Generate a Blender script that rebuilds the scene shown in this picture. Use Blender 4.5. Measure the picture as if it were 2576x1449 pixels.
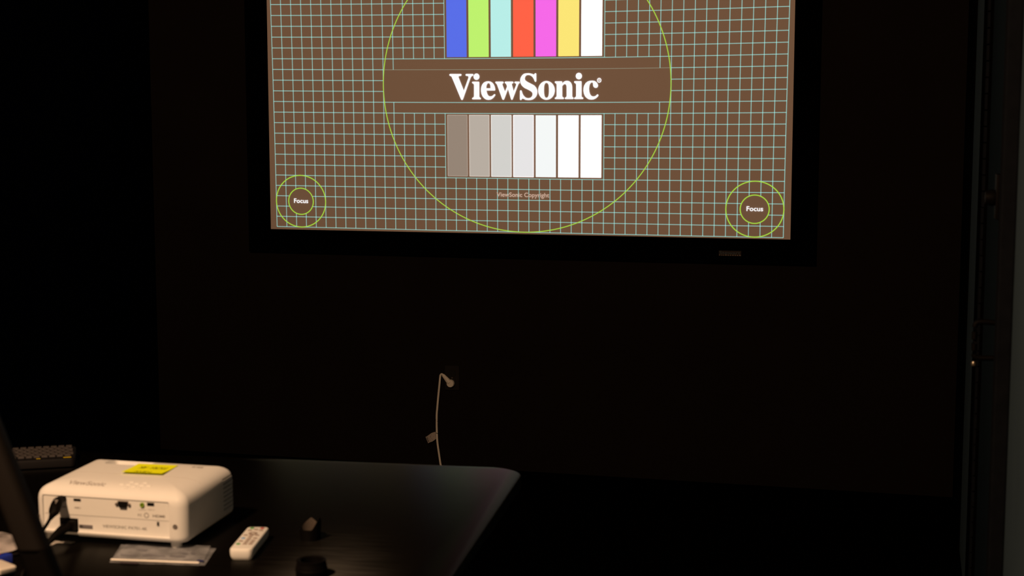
import bpy, bmesh, math, random
from mathutils import Vector, Matrix

random.seed(7)
for o in list(bpy.data.objects):
    bpy.data.objects.remove(o, do_unlink=True)
SC = bpy.context.scene
COL = SC.collection

# ---------------------------------------------------------------- camera
cam_data = bpy.data.cameras.new('camera')
cam_data.sensor_width = 36.0
cam_data.lens = 53.459
cam_data.clip_start = 0.05
cam_data.dof.use_dof = True
cam_data.dof.focus_distance = 6.4
cam_data.dof.aperture_fstop = 6.3
cam = bpy.data.objects.new('camera', cam_data)
COL.objects.link(cam)
cam.matrix_world = Matrix(((0.96721796, -0.02866825, 0.2523243, 1.63456),
                           (0.25394747, 0.11044795, -0.96089122, -6.33661),
                           (-0.00032163, 0.99346836, 0.11410747, 1.56),
                           (0, 0, 0, 1)))
SC.camera = cam

# ---------------------------------------------------------------- world, lamp, exposure
world = bpy.data.worlds.new('world')
SC.world = world
world.use_nodes = True
world.node_tree.nodes['Background'].inputs['Color'].default_value = (0.02, 0.02, 0.025, 1)
world.node_tree.nodes['Background'].inputs['Strength'].default_value = 0.0
SC.view_settings.view_transform = 'Standard'
SC.view_settings.look = 'None'
SC.view_settings.gamma = 1.0
SC.view_settings.use_curve_mapping = False
SC.view_settings.exposure = 0.0

def point_lamp(name, loc, power, color, radius):
    d = bpy.data.lights.new(name, 'POINT')
    d.energy = power
    d.color = color
    d.shadow_soft_size = radius
    o = bpy.data.objects.new(name, d)
    o.location = loc
    COL.objects.link(o)
    return o
# one warm room lamp hanging left of and behind the table
point_lamp('room_lamp', (0.15, -5.2, 2.48), 250.0, (1.0, 0.62, 0.35), 0.07)

# ---------------------------------------------------------------- helpers
def lin(c):
    return tuple(((v / 255) / 12.92 if v <= 10.3 else ((v / 255 + 0.055) / 1.055) ** 2.4) for v in c)

def mat(name, rgb, rough=0.5, spec=0.5, noise=0.06, scale=40.0, emit=None, metal=0.0, stretch=(1, 1, 1), alpha=None, linear=False, bump=0.0):
    m = bpy.data.materials.new(name)
    m.use_nodes = True
    nt = m.node_tree
    b = nt.nodes['Principled BSDF']
    c = rgb if linear else lin(rgb)
    tc = nt.nodes.new('ShaderNodeTexCoord')
    mp = nt.nodes.new('ShaderNodeMapping')
    mp.inputs['Scale'].default_value = stretch
    nz = nt.nodes.new('ShaderNodeTexNoise')
    nz.inputs['Scale'].default_value = scale
    nz.inputs['Detail'].default_value = 3
    nt.links.new(tc.outputs['Object'], mp.inputs['Vector'])
    nt.links.new(mp.outputs['Vector'], nz.inputs['Vector'])
    mx = nt.nodes.new('ShaderNodeMix')
    mx.data_type = 'RGBA'
    mx.inputs[6].default_value = tuple(v * (1 - noise) for v in c) + (1,)
    mx.inputs[7].default_value = tuple(min(1, v * (1 + noise)) for v in c) + (1,)
    nt.links.new(nz.outputs['Fac'], mx.inputs[0])
    nt.links.new(mx.outputs[2], b.inputs['Base Color'])
    b.inputs['Roughness'].default_value = rough
    b.inputs['Specular IOR Level'].default_value = spec
    b.inputs['Metallic'].default_value = metal
    if bump:
        bp = nt.nodes.new('ShaderNodeBump')
        bp.inputs['Strength'].default_value = bump
        bp.inputs['Distance'].default_value = 0.002
        nt.links.new(nz.outputs['Fac'], bp.inputs['Height'])
        nt.links.new(bp.outputs['Normal'], b.inputs['Normal'])
    if alpha is not None:
        b.inputs['Alpha'].default_value = alpha
    if emit is not None:
        b.inputs['Emission Color'].default_value = tuple(emit) + (1,)
        b.inputs['Emission Strength'].default_value = 1.0
    return m

def link(name, me, m=None, parent=None, loc=None, smooth=False):
    o = bpy.data.objects.new(name, me)
    COL.objects.link(o)
    if m is not None:
        me.materials.append(m)
    if parent is not None:
        o.parent = parent
    if loc is not None:
        o.location = loc
    if smooth:
        me.polygons.foreach_set('use_smooth', [True] * len(me.polygons))
        me.set_sharp_from_angle(angle=math.radians(38))
    return o

def obj(name, bm, m, parent=None, loc=None, smooth=False):
    me = bpy.data.meshes.new(name)
    bmesh.ops.recalc_face_normals(bm, faces=bm.faces)
    bm.to_mesh(me)
    bm.free()
    return link(name, me, m, parent, loc, smooth)

def tag(o, label, cat, group=None, kind=None):
    if label: o['label'] = label
    if cat: o['category'] = cat
    if group: o['group'] = group
    if kind: o['kind'] = kind
    return o

def thing(name, label, cat, loc=(0, 0, 0), rz=0.0, group=None):
    o = bpy.data.objects.new(name, None)
    o.empty_display_size = 0.05
    COL.objects.link(o)
    o.location = loc
    o.rotation_euler = (0, 0, rz)
    return tag(o, label, cat, group)

def box(bm, x0, x1, y0, y1, z0, z1, mtx=None, bev=0.0):
    r = bmesh.ops.create_cube(bm, size=1.0)
    vs = r['verts']
    for v in vs:
        v.co = Vector((x0 + (v.co.x + .5) * (x1 - x0), y0 + (v.co.y + .5) * (y1 - y0), z0 + (v.co.z + .5) * (z1 - z0)))
    if bev:
        es = list({e for v in vs for e in v.link_edges})
        g = bmesh.ops.bevel(bm, geom=es, offset=bev, segments=2, profile=0.6, affect='EDGES')
        vs = list({v for f in g['faces'] for v in f.verts} | {v for v in vs if v.is_valid})
    if mtx is not None:
        bmesh.ops.transform(bm, matrix=mtx, verts=vs)
    return vs

def boxo(name, m, parent, x0, x1, y0, y1, z0, z1, bev=0.0, mtx=None, smooth=False):
    bm = bmesh.new()
    box(bm, x0, x1, y0, y1, z0, z1, mtx, bev)
    return obj(name, bm, m, parent, smooth=smooth or bev > 0)

def rrect(w, d, r, n=8):
    pts = []
    r = max(1e-4, min(r, w / 2 - 1e-4, d / 2 - 1e-4))
    for cx, cy, a0 in ((w / 2 - r, d / 2 - r, 0), (-w / 2 + r, d / 2 - r, 90), (-w / 2 + r, -d / 2 + r, 180), (w / 2 - r, -d / 2 + r, 270)):
        for i in range(n + 1):
            a = math.radians(a0 + 90 * i / n)
            pts.append((cx + r * math.cos(a), cy + r * math.sin(a)))
    return pts

def loft(bm, w, d, r, layers, n=8, mtx=None):
    """rounded-rectangle solid; layers are (z, inset)"""
    rings, new = [], []
    for z, ins in layers:
        ring = [bm.verts.new((x, y, z)) for x, y in rrect(w - 2 * ins, d - 2 * ins, r - ins * .6, n)]
        rings.append(ring)
        new += ring
    k = len(rings[0])
    for a, b in zip(rings, rings[1:]):
        for i in range(k):
            bm.faces.new((a[i], a[(i + 1) % k], b[(i + 1) % k], b[i]))
    bm.faces.new(list(reversed(rings[0])))
    bm.faces.new(rings[-1])
    if mtx is not None:
        bmesh.ops.transform(bm, matrix=mtx, verts=new)
    return new

def lathe(bm, prof, n=28, mtx=None):
    rings, new = [], []
    for r, z in prof:
        if r < 1e-6:
            v = bm.verts.new((0, 0, z)); rings.append([v]); new.append(v)
        else:
            ring = [bm.verts.new((r * math.cos(2 * math.pi * i / n), r * math.sin(2 * math.pi * i / n), z)) for i in range(n)]
            rings.append(ring); new += ring
    for a, b in zip(rings, rings[1:]):
        for i in range(n):
            j = (i + 1) % n
            if len(a) == 1 and len(b) == 1: continue
            if len(a) == 1: bm.faces.new((a[0], b[j], b[i]))
            elif len(b) == 1: bm.faces.new((a[i], a[j], b[0]))
            else: bm.faces.new((a[i], a[j], b[j], b[i]))
    if mtx is not None:
        bmesh.ops.transform(bm, matrix=mtx, verts=new)
    return new

def smooth_path(pts, sub=6):
    P = [Vector(p) for p in pts]
    if len(P) < 3: return P
    out = []
    for i in range(len(P) - 1):
        p0 = P[max(i - 1, 0)]; p1 = P[i]; p2 = P[i + 1]; p3 = P[min(i + 2, len(P) - 1)]
        for k in range(sub):
            t = k / sub
            out.append(0.5 * ((2 * p1) + (-p0 + p2) * t + (2 * p0 - 5 * p1 + 4 * p2 - p3) * t * t + (-p0 + 3 * p1 - 3 * p2 + p3) * t ** 3))
    out.append(P[-1])
    return out

def tube(bm, pts, rad, n=10, flat=1.0, side=None):
    """swept tube; rad is a number or a list; flat squashes it across the side vector"""
    P = [Vector(p) for p in pts]
    rings = []
    up = Vector(side) if side else Vector((0, 0, 1))
    for i, p in enumerate(P):
        t = (P[min(i + 1, len(P) - 1)] - P[max(i - 1, 0)]).normalized()
        s = t.cross(up)
        if s.length < 1e-4: s = t.cross(Vector((1, 0, 0)))
        s.normalize()
        u = s.cross(t).normalized()
        r = rad[i] if isinstance(rad, (list, tuple)) else rad
        rings.append([bm.verts.new(p + s * math.cos(2 * math.pi * k / n) * r + u * math.sin(2 * math.pi * k / n) * r * flat) for k in range(n)])
    for a, b in zip(rings, rings[1:]):
        for k in range(n):
            bm.faces.new((a[k], a[(k + 1) % n], b[(k + 1) % n], b[k]))
    bm.faces.new(list(reversed(rings[0]))); bm.faces.new(rings[-1])

def cut(o, cutters):
    """exact boolean difference, applied to the mesh"""
    for c in cutters:
        md = o.modifiers.new('cut', 'BOOLEAN')
        md.operation = 'DIFFERENCE'; md.solver = 'EXACT'; md.object = c
    bpy.context.view_layer.update()
    dg = bpy.context.evaluated_depsgraph_get()
    me = bpy.data.meshes.new_from_object(o.evaluated_get(dg))
    o.modifiers.clear()
    o.data = me
    for c in cutters:
        bpy.data.objects.remove(c, do_unlink=True)
    me.polygons.foreach_set('use_smooth', [True] * len(me.polygons))
    me.set_sharp_from_angle(angle=math.radians(38))

def text_mesh(body, bold=0.0, spacing=1.0):
    """flat text as (verts, faces) normalised to its own bounding box 0..1 by 0..1"""
    cu = bpy.data.curves.new('text', 'FONT')
    cu.body = body
    cu.offset = bold
    cu.space_character = spacing
    cu.resolution_u = 4
    o = bpy.data.objects.new('text', cu)
    COL.objects.link(o)
    bpy.context.view_layer.update()
    me = bpy.data.meshes.new_from_object(o.evaluated_get(bpy.context.evaluated_depsgraph_get()))
    vs = [v.co.copy() for v in me.vertices]
    fs = [tuple(p.vertices) for p in me.polygons]
    bpy.data.objects.remove(o, do_unlink=True)
    bpy.data.meshes.remove(me)
    x0 = min(v.x for v in vs); x1 = max(v.x for v in vs); y0 = min(v.y for v in vs); y1 = max(v.y for v in vs)
    return [((v.x - x0) / (x1 - x0), (v.y - y0) / (y1 - y0)) for v in vs], fs

def text_obj(name, body, m, parent, fn, bold=0.0, spacing=1.0):
    """fn maps (0..1, 0..1) of the text's bounding box to a point"""
    vs, fs = text_mesh(body, bold, spacing)
    me = bpy.data.meshes.new(name)
    me.from_pydata([fn(a, b) for a, b in vs], [], fs)
    return link(name, me, m, parent)

# ---------------------------------------------------------------- materials
M = {
    'wall': mat('black_wall_paint', (0.0088, 0.0066, 0.0058), 0.9, 0.02, 0.2, 3.0, linear=True),
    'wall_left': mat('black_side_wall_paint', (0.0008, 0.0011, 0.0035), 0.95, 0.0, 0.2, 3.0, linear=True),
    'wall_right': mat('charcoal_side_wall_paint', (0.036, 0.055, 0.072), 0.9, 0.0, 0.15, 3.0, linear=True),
    'door': mat('charcoal_door_paint', (0.0075, 0.0125, 0.0175), 0.9, 0.0, 0.15, 3.0, linear=True),
    'pitch': mat('matt_black_plastic', (0.0022, 0.0017, 0.0015), 0.6, 0.06, 0.2, 80.0, linear=True),
    'gap': mat('matt_black_strip', (0.0012, 0.001, 0.001), 0.95, 0.0, 0.3, 60.0, linear=True),
    'trim': mat('dark_trim_paint', (0.0062, 0.0070, 0.0090), 0.9, 0.0, 0.3, 30.0, linear=True),
    'floor': mat('black_carpet', (0.0009, 0.0007, 0.0006), 1.0, 0.0, 0.4, 200.0, linear=True),
    'frame': mat('black_velvet_frame', (0.0006, 0.0006, 0.0007), 0.95, 0.0, 0.3, 300.0, linear=True),
    'white': mat('warm_white_plastic', (223, 223, 222), 0.5, 0.22, 0.02, 60.0),
    'white2': mat('white_plastic_panel', (228, 228, 226), 0.5, 0.25, 0.02, 60.0),
    'grey_print': mat('grey_print', (120, 115, 112), 0.6, 0.2),
    'dark_print': mat('dark_grey_print', (70, 66, 66), 0.6, 0.2),
    'faint_print': mat('faint_grey_print', (176, 172, 170), 0.6, 0.2),
    'hole': mat('black_socket', (6, 6, 6), 0.6, 0.2),
    'black': mat('black_plastic', (0.006, 0.0055, 0.005), 0.35, 0.4, 0.2, 80.0, linear=True),
    'rubber': mat('black_rubber', (0.006, 0.005, 0.005), 0.6, 0.3, 0.2, 80.0, linear=True),
    'metal': mat('brushed_metal', (150, 140, 125), 0.35, 0.5, 0.1, 80.0, metal=0.9),
    'screw': mat('screw_steel', (120, 110, 105), 0.4, 0.5, 0.1, 200.0, metal=0.6),
    'cord': mat('ivory_cord_vinyl', (214, 208, 200), 0.5, 0.3, 0.05, 60.0),
    'tagp': mat('paper_tag', (170, 160, 155), 0.7, 0.1, 0.1, 80.0),
    'plate': mat('black_outlet_plate', (0.009, 0.007, 0.006), 0.5, 0.15, 0.2, 50.0, linear=True),
}

# ================================================================= the room
X0, X1, Y0, Y1, ZC = -1.73, 1.838, -8.2, 0.0, 3.1
def struct(name, bm, m, parent=None):
    o = obj(name, bm, m, parent)
    if parent is None: o['kind'] = 'structure'
    return o
bm = bmesh.new(); box(bm, X0 - .12, X1 + .12, Y0 - .12, Y1 + .12, -.1, 0); struct('floor', bm, M['floor'])
bm = bmesh.new(); box(bm, X0 - .12, X1 + .12, Y0 - .12, Y1 + .12, ZC, ZC + .1); struct('ceiling', bm, M['wall'])
bm = bmesh.new(); box(bm, X0 - .12, X1 + .12, Y1, Y1 + .12, 0, ZC); wb = struct('wall_back', bm, M['wall'])
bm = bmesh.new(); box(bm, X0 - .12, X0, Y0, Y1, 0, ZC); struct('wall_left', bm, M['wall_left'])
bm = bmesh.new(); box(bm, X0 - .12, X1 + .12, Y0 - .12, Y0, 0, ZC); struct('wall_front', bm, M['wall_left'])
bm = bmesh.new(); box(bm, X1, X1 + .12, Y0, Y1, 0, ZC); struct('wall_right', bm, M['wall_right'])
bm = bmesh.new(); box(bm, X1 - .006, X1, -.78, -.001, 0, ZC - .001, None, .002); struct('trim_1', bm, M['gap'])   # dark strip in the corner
bm = bmesh.new(); box(bm, X1 - .02, X1, -2.2, -1.8, 0, ZC - .3, None, .004); tr = struct('trim_2', bm, M['gap'])  # door casing
for yy in (-2.19,):
    bm = bmesh.new()
    for i in range(60):
        z = .1 + i * .042
        box(bm, X1 - .026, X1 - .019, yy - .004 - random.uniform(0, .006), yy + .03 + random.uniform(0, .02), z, z + .038)
    o = struct('worn_edge', bm, M['trim'], tr)

# the door in the right wall, closed
bm = bmesh.new(); box(bm, X1 - .012, X1, -3.08, -2.2, 0.01, ZC - .35, None, .002)
door = struct('door_1', bm, M['door'])
bm = bmesh.new(); box(bm, X1 - .03, X1, -3.16, -3.085, 0, ZC - .3, None, .004); struct('trim_3', bm, M['trim'])
boxo('lock_plate', M['pitch'], door, X1 - .022, X1 - .0115, -2.80, -2.74, 1.325, 1.425, .002)
bm = bmesh.new(); lathe(bm, [(0, 0), (.017, 0), (.019, .008), (.015, .022), (0, .024)], 20, Matrix.Translation((X1 - .021, -2.765, 1.372)) @ Matrix.Rotation(-math.pi / 2, 4, 'Y'))
obj('thumb_turn', bm, M['pitch'], door, smooth=True)
boxo('handle_plate', M['pitch'], door, X1 - .02, X1 - .0115, -3.03, -2.975, 1.02, 1.14, .002)
hd = obj('door_handle', (lambda b: (tube(b, smooth_path([(X1 - .02, -3.0, 1.12), (X1 - .06, -3.0, 1.12), (X1 - .065, -3.0, 1.10), (X1 - .065, -3.0, 1.06), (X1 - .06, -3.0, 1.045), (X1 - .02, -3.0, 1.045)], 5), .006, 10), b)[1])(bmesh.new()), M['pitch'], door, smooth=True)
bm = bmesh.new(); lathe(bm, [(0, -.006), (.005, -.004), (.006, .001), (.004, .005), (0, .006)], 14, Matrix.Translation((X1 - .066, -3.018, 1.034)))
obj('handle_tip', bm, M['metal'], door, smooth=True)

# ================================================================= projection screen
F0 = 0.03                                      # the frame stands this far off the wall
scr = thing('projection_screen', 'large wall-mounted projection screen with wide black velvet frame showing a test pattern', 'screen', (0.0, -0.001, 1.0))
def S(bmname, fn, m, parent=scr):
    bm = bmesh.new(); fn(bm)
    bmesh.ops.translate(bm, verts=bm.verts, vec=Vector((0, 0.001, -1.0)))
    return obj(bmname, bm, m, parent)
FX0, FX1, FZ0 = -1.1455, 1.1553, 1.0460        # viewing surface opening
OX0, OX1, OZ0 = -1.2430, 1.2554, 0.9453
FZ1, OZ1 = 2.345, 2.445
def rail(pts_in, pts_out):
    """one mitred rail: flat face with a bevelled inner lip"""
    def fn(bm):
        (a, b), (c, d) = pts_in, pts_out
        ya, yb = -.001, -F0
        A = [(*a,), (*b,), (*d,), (*c,)]
        back = [bm.verts.new((x, ya, z)) for x, z in A]
        mid = .012
        ctr = Vector(((FX0 + FX1) / 2, (FZ0 + FZ1) / 2))
        def shift(p, k):
            v = Vector(p); s = Vector((math.copysign(k, v.x - ctr.x), math.copysign(k, v.y - ctr.y))); return v + s
        F = [shift(a, .008), shift(b, .008), shift(d, -.004), shift(c, -.004)]
        front = [bm.verts.new((v.x, yb, v.y)) for v in F]
        bm.faces.new(back); bm.faces.new(front)
        for i in range(4):
            bm.faces.new((back[i], back[(i + 1) % 4], front[(i + 1) % 4], front[i]))
    return fn
I = [(FX0, FZ0), (FX1, FZ0), (FX1, FZ1), (FX0, FZ1)]
O = [(OX0, OZ0), (OX1, OZ0), (OX1, OZ1), (OX0, OZ1)]
fr = S('frame', rail((I[0], I[1]), (O[0], O[1])), M['frame'])
for a, b in ((1, 2), (2, 3), (3, 0)):
    S('frame_rail', rail((I[a], I[b]), (O[a], O[b])), M['frame'])
M['screen'] = mat('white_screen_fabric', (0.685, 0.565, 0.53), 1.0, 0.0, 0.02, 900.0, linear=True)
surf = S('viewing_surface', lambda bm: box(bm, FX0 - .01, FX1 + .01, -.010, -.001, FZ0 - .01, FZ1 + .01), M['screen'])

# --- the projected test pattern: (u, v) in grid cells -> point on the screen, with the slight warp of the projected picture
CX = [-0.00244, 1.12102, -0.00181, 0.00385, 0.00748, 6e-05, 0.00026, 0.00237, 0.00912]
CZ = [-0.00585, -0.0016, 0.63186, 0.00653, 0.00165, 0.00714, 0.00548, 0.00026, 0.00046]
KS = (6.33661 - 0.0105) / 6.33661
def onscreen(x, z, y=-.0105):
    return (1.63456 + (x - 1.63456) * KS, y + .001, 1.56 + (z - 1.56) * KS - 1.0)
def W(u, v, y=-.0105):
    a = (u - 24) / 24; b = (v - 13.5) / 13.5
    B = (1, a, b, a * a, a * b, b * b, a * a * b, a * b * b, a ** 3)
    return onscreen(sum(p * q for p, q in zip(CX, B)), 1.681786 + sum(p * q for p, q in zip(CZ, B)), y)
def light_mat(name, rgb, over=1.0, k=1.0):
    """projected colour: white screen fabric plus the light thrown on it"""
    c = lin(rgb)
    base = tuple(k * v for v in (0.156, 0.080, 0.042))
    e = tuple(max(0.0, over * v - w) for v, w in zip(c, base))
    return mat(name, (0.685 * k, 0.565 * k, 0.53 * k), 1.0, 0.0, 0.0, 900.0, emit=e, linear=True)
LM = light_mat('projected_pale_teal', (144, 182, 172))
LMd = light_mat('projected_dim_teal', (134, 128, 108))
GM = light_mat('projected_lime', (166, 212, 68))
VTOP = 27.0
class Strip:
    def __init__(s): s.v = []; s.f = []
    def seg(s, p0, p1, w, n, y):
        """thin line between two (u, v) points, w cells wide"""
        du, dv = p1[0] - p0[0], p1[1] - p0[1]
        L = math.hypot(du, dv); nx, ny = -dv / L * w / 2, du / L * w / 2
        k = len(s.v)
        for i in range(n + 1):
            t = i / n; u = p0[0] + du * t; v = p0[1] + dv * t
            s.v += [W(u + nx, v + ny, y), W(u - nx, v - ny, y)]
        for i in range(n):
            s.f.append((k + 2 * i, k + 2 * i + 1, k + 2 * i + 3, k + 2 * i + 2))
    def ring(s, c, r, w, n, y, ry=None, clip=None):
        ry = ry or r
        k = len(s.v)
        for i in range(n):
            a = 2 * math.pi * i / n
            for q in (-w / 2, w / 2):
                s.v.append(W(c[0] + (r + q) * math.cos(a), c[1] + (ry + q) * math.sin(a), y))
        for i in range(n):
            j = (i + 1) % n
            s.f.append((k + 2 * i, k + 2 * i + 1, k + 2 * j + 1, k + 2 * j))
    def make(s, name, m, parent):
        me = bpy.data.meshes.new(name); me.from_pydata(s.v, [], s.f)
        return link(name, me, m, parent)
LW, YL, YC, YT = 0.070, -.0105, -.0110, -.0115
circ = [((2.5, 2.5), 1.25), ((45.5, 2.5), 1.25), ((2.5, 24.5), 1.25), ((45.5, 24.5), 1.25)]
def cuts(spans, fixed, axis):
    """remove the parts of [a, b] spans that run inside the small focus circles"""
    out = []
    for a, b in spans:
        segs = [(a, b)]
        for (cu, cv), r in circ:
            f, c = (cu, cv) if axis == 'v' else (cv, cu)
            d = abs(fixed - f)
            if d < r:
                h = math.sqrt(r * r - d * d); nn = []
                for p, q in segs:
                    if c + h <= p or c - h >= q: nn.append((p, q)); continue
                    if p < c - h: nn.append((p, c - h))
                    if c + h < q: nn.append((c + h, q))
                segs = nn
        out += segs
    return out
st = Strip()
for u in range(49):
    if 18 <= u <= 31: sp = [(0, 5), (22, VTOP)]
    elif u in (17, 32): sp = [(0, 11), (16, VTOP)]
    elif 13 <= u <= 36: sp = [(0, 11), (16, VTOP)]
    elif u in (12, 37): sp = [(0, 12), (15, VTOP)]
    else: sp = [(0, VTOP)]
    for a, b in cuts(sp, u, 'v'):
        st.seg((u, a), (u, b), LW, max(2, int(b - a)), YL)
for v in range(28):
    if 6 <= v <= 10 or 17 <= v <= 21: sp = [(0, 17), (32, 48)]
    elif v in (13, 14): sp = [(0, 11), (38, 48)]
    elif v == 15: sp = [(0, 11), (38, 48)]
    else: sp = [(0, 48)]
    for a, b in cuts(sp, v, 'h'):
        st.seg((a, v), (b, v), LW, max(2, int(b - a)), YL)
pat = st.make('projected_grid', LM, scr)
s2 = Strip(); s2.seg((11, 15), (38, 15), LW * .8, 27, YL); s2.make('thin_grid_line', LMd, pat)
s3 = Strip(); s3.ring((24.5, 13.5), 13.5, 0.075, 180, YC); s3.make('large_circle', GM, pat)
for (c, r) in circ:
    s4 = Strip(); s4.ring(c, 2.5, .085, 72, YC); s4.ring(c, r, .085, 48, YC, ry=r * 1.015); s4.make('focus_circle', GM, pat)
def quad(name, u0, u1, v0, v1, m, y=YC, border=None):
    q = Strip(); q.seg(((u0 + u1) / 2, v0), ((u0 + u1) / 2, v1), u1 - u0, 8, y)
    return q.make(name, m, pat)
cols = [(88, 110, 232), (190, 242, 110), (184, 238, 232), (255, 98, 70), (246, 104, 232), (252, 230, 118), (250, 253, 252)]
greys = [(150, 133, 118), (184, 173, 161), (211, 209, 204), (231, 229, 229), (243, 246, 245), (249, 252, 251), (254, 254, 254)]
bw = 1.900; pitch = (31.77 - 17.23 - bw) / 6
for i in range(7):
    u0 = 17.23 + i * pitch
    quad('color_bar', u0, u0 + bw, 16.14, 21.86, light_mat('projected_colour', cols[i], 1.5 if i == 6 else 1.0, .6))
    quad('grey_bar', u0, u0 + bw, 5.18, 10.84, light_mat('projected_grey', greys[i], (1, 1, 1, 1, 1.02, 1.2, 1.6)[i]))
    if i < 4:
        e = light_mat('projected_grey_edge', tuple(min(255, g + 22) for g in greys[i]))
        q = Strip()
        for a, b in (((u0, 5.18), (u0, 10.84)), ((u0 + bw, 5.18), (u0 + bw, 10.84)), ((u0, 5.18), (u0 + bw, 5.18)), ((u0, 10.84), (u0 + bw, 10.84))):
            q.seg(a, b, .05, 4, YT)
        q.make('bar_outline', e, pat)
WM = light_mat('projected_white', (253, 253, 253))
for cu, cv in ((2.5, 2.5), (45.5, 2.5), (2.5, 24.5), (45.5, 24.5)):
    text_obj('focus_word', 'Focus', WM, pat, lambda a, b, cu=cu, cv=cv: W(cu - .70 + a * 1.43, cv - .17 + b * .43, YT), bold=.014)
CM = light_mat('projected_pale_brown', (196, 166, 146))
text_obj('copyright_line', 'ViewSonic Copyright', CM, pat, lambda a, b: W(21.93 + a * 5.0, 3.17 + b * .54, YT), bold=.012)
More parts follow.
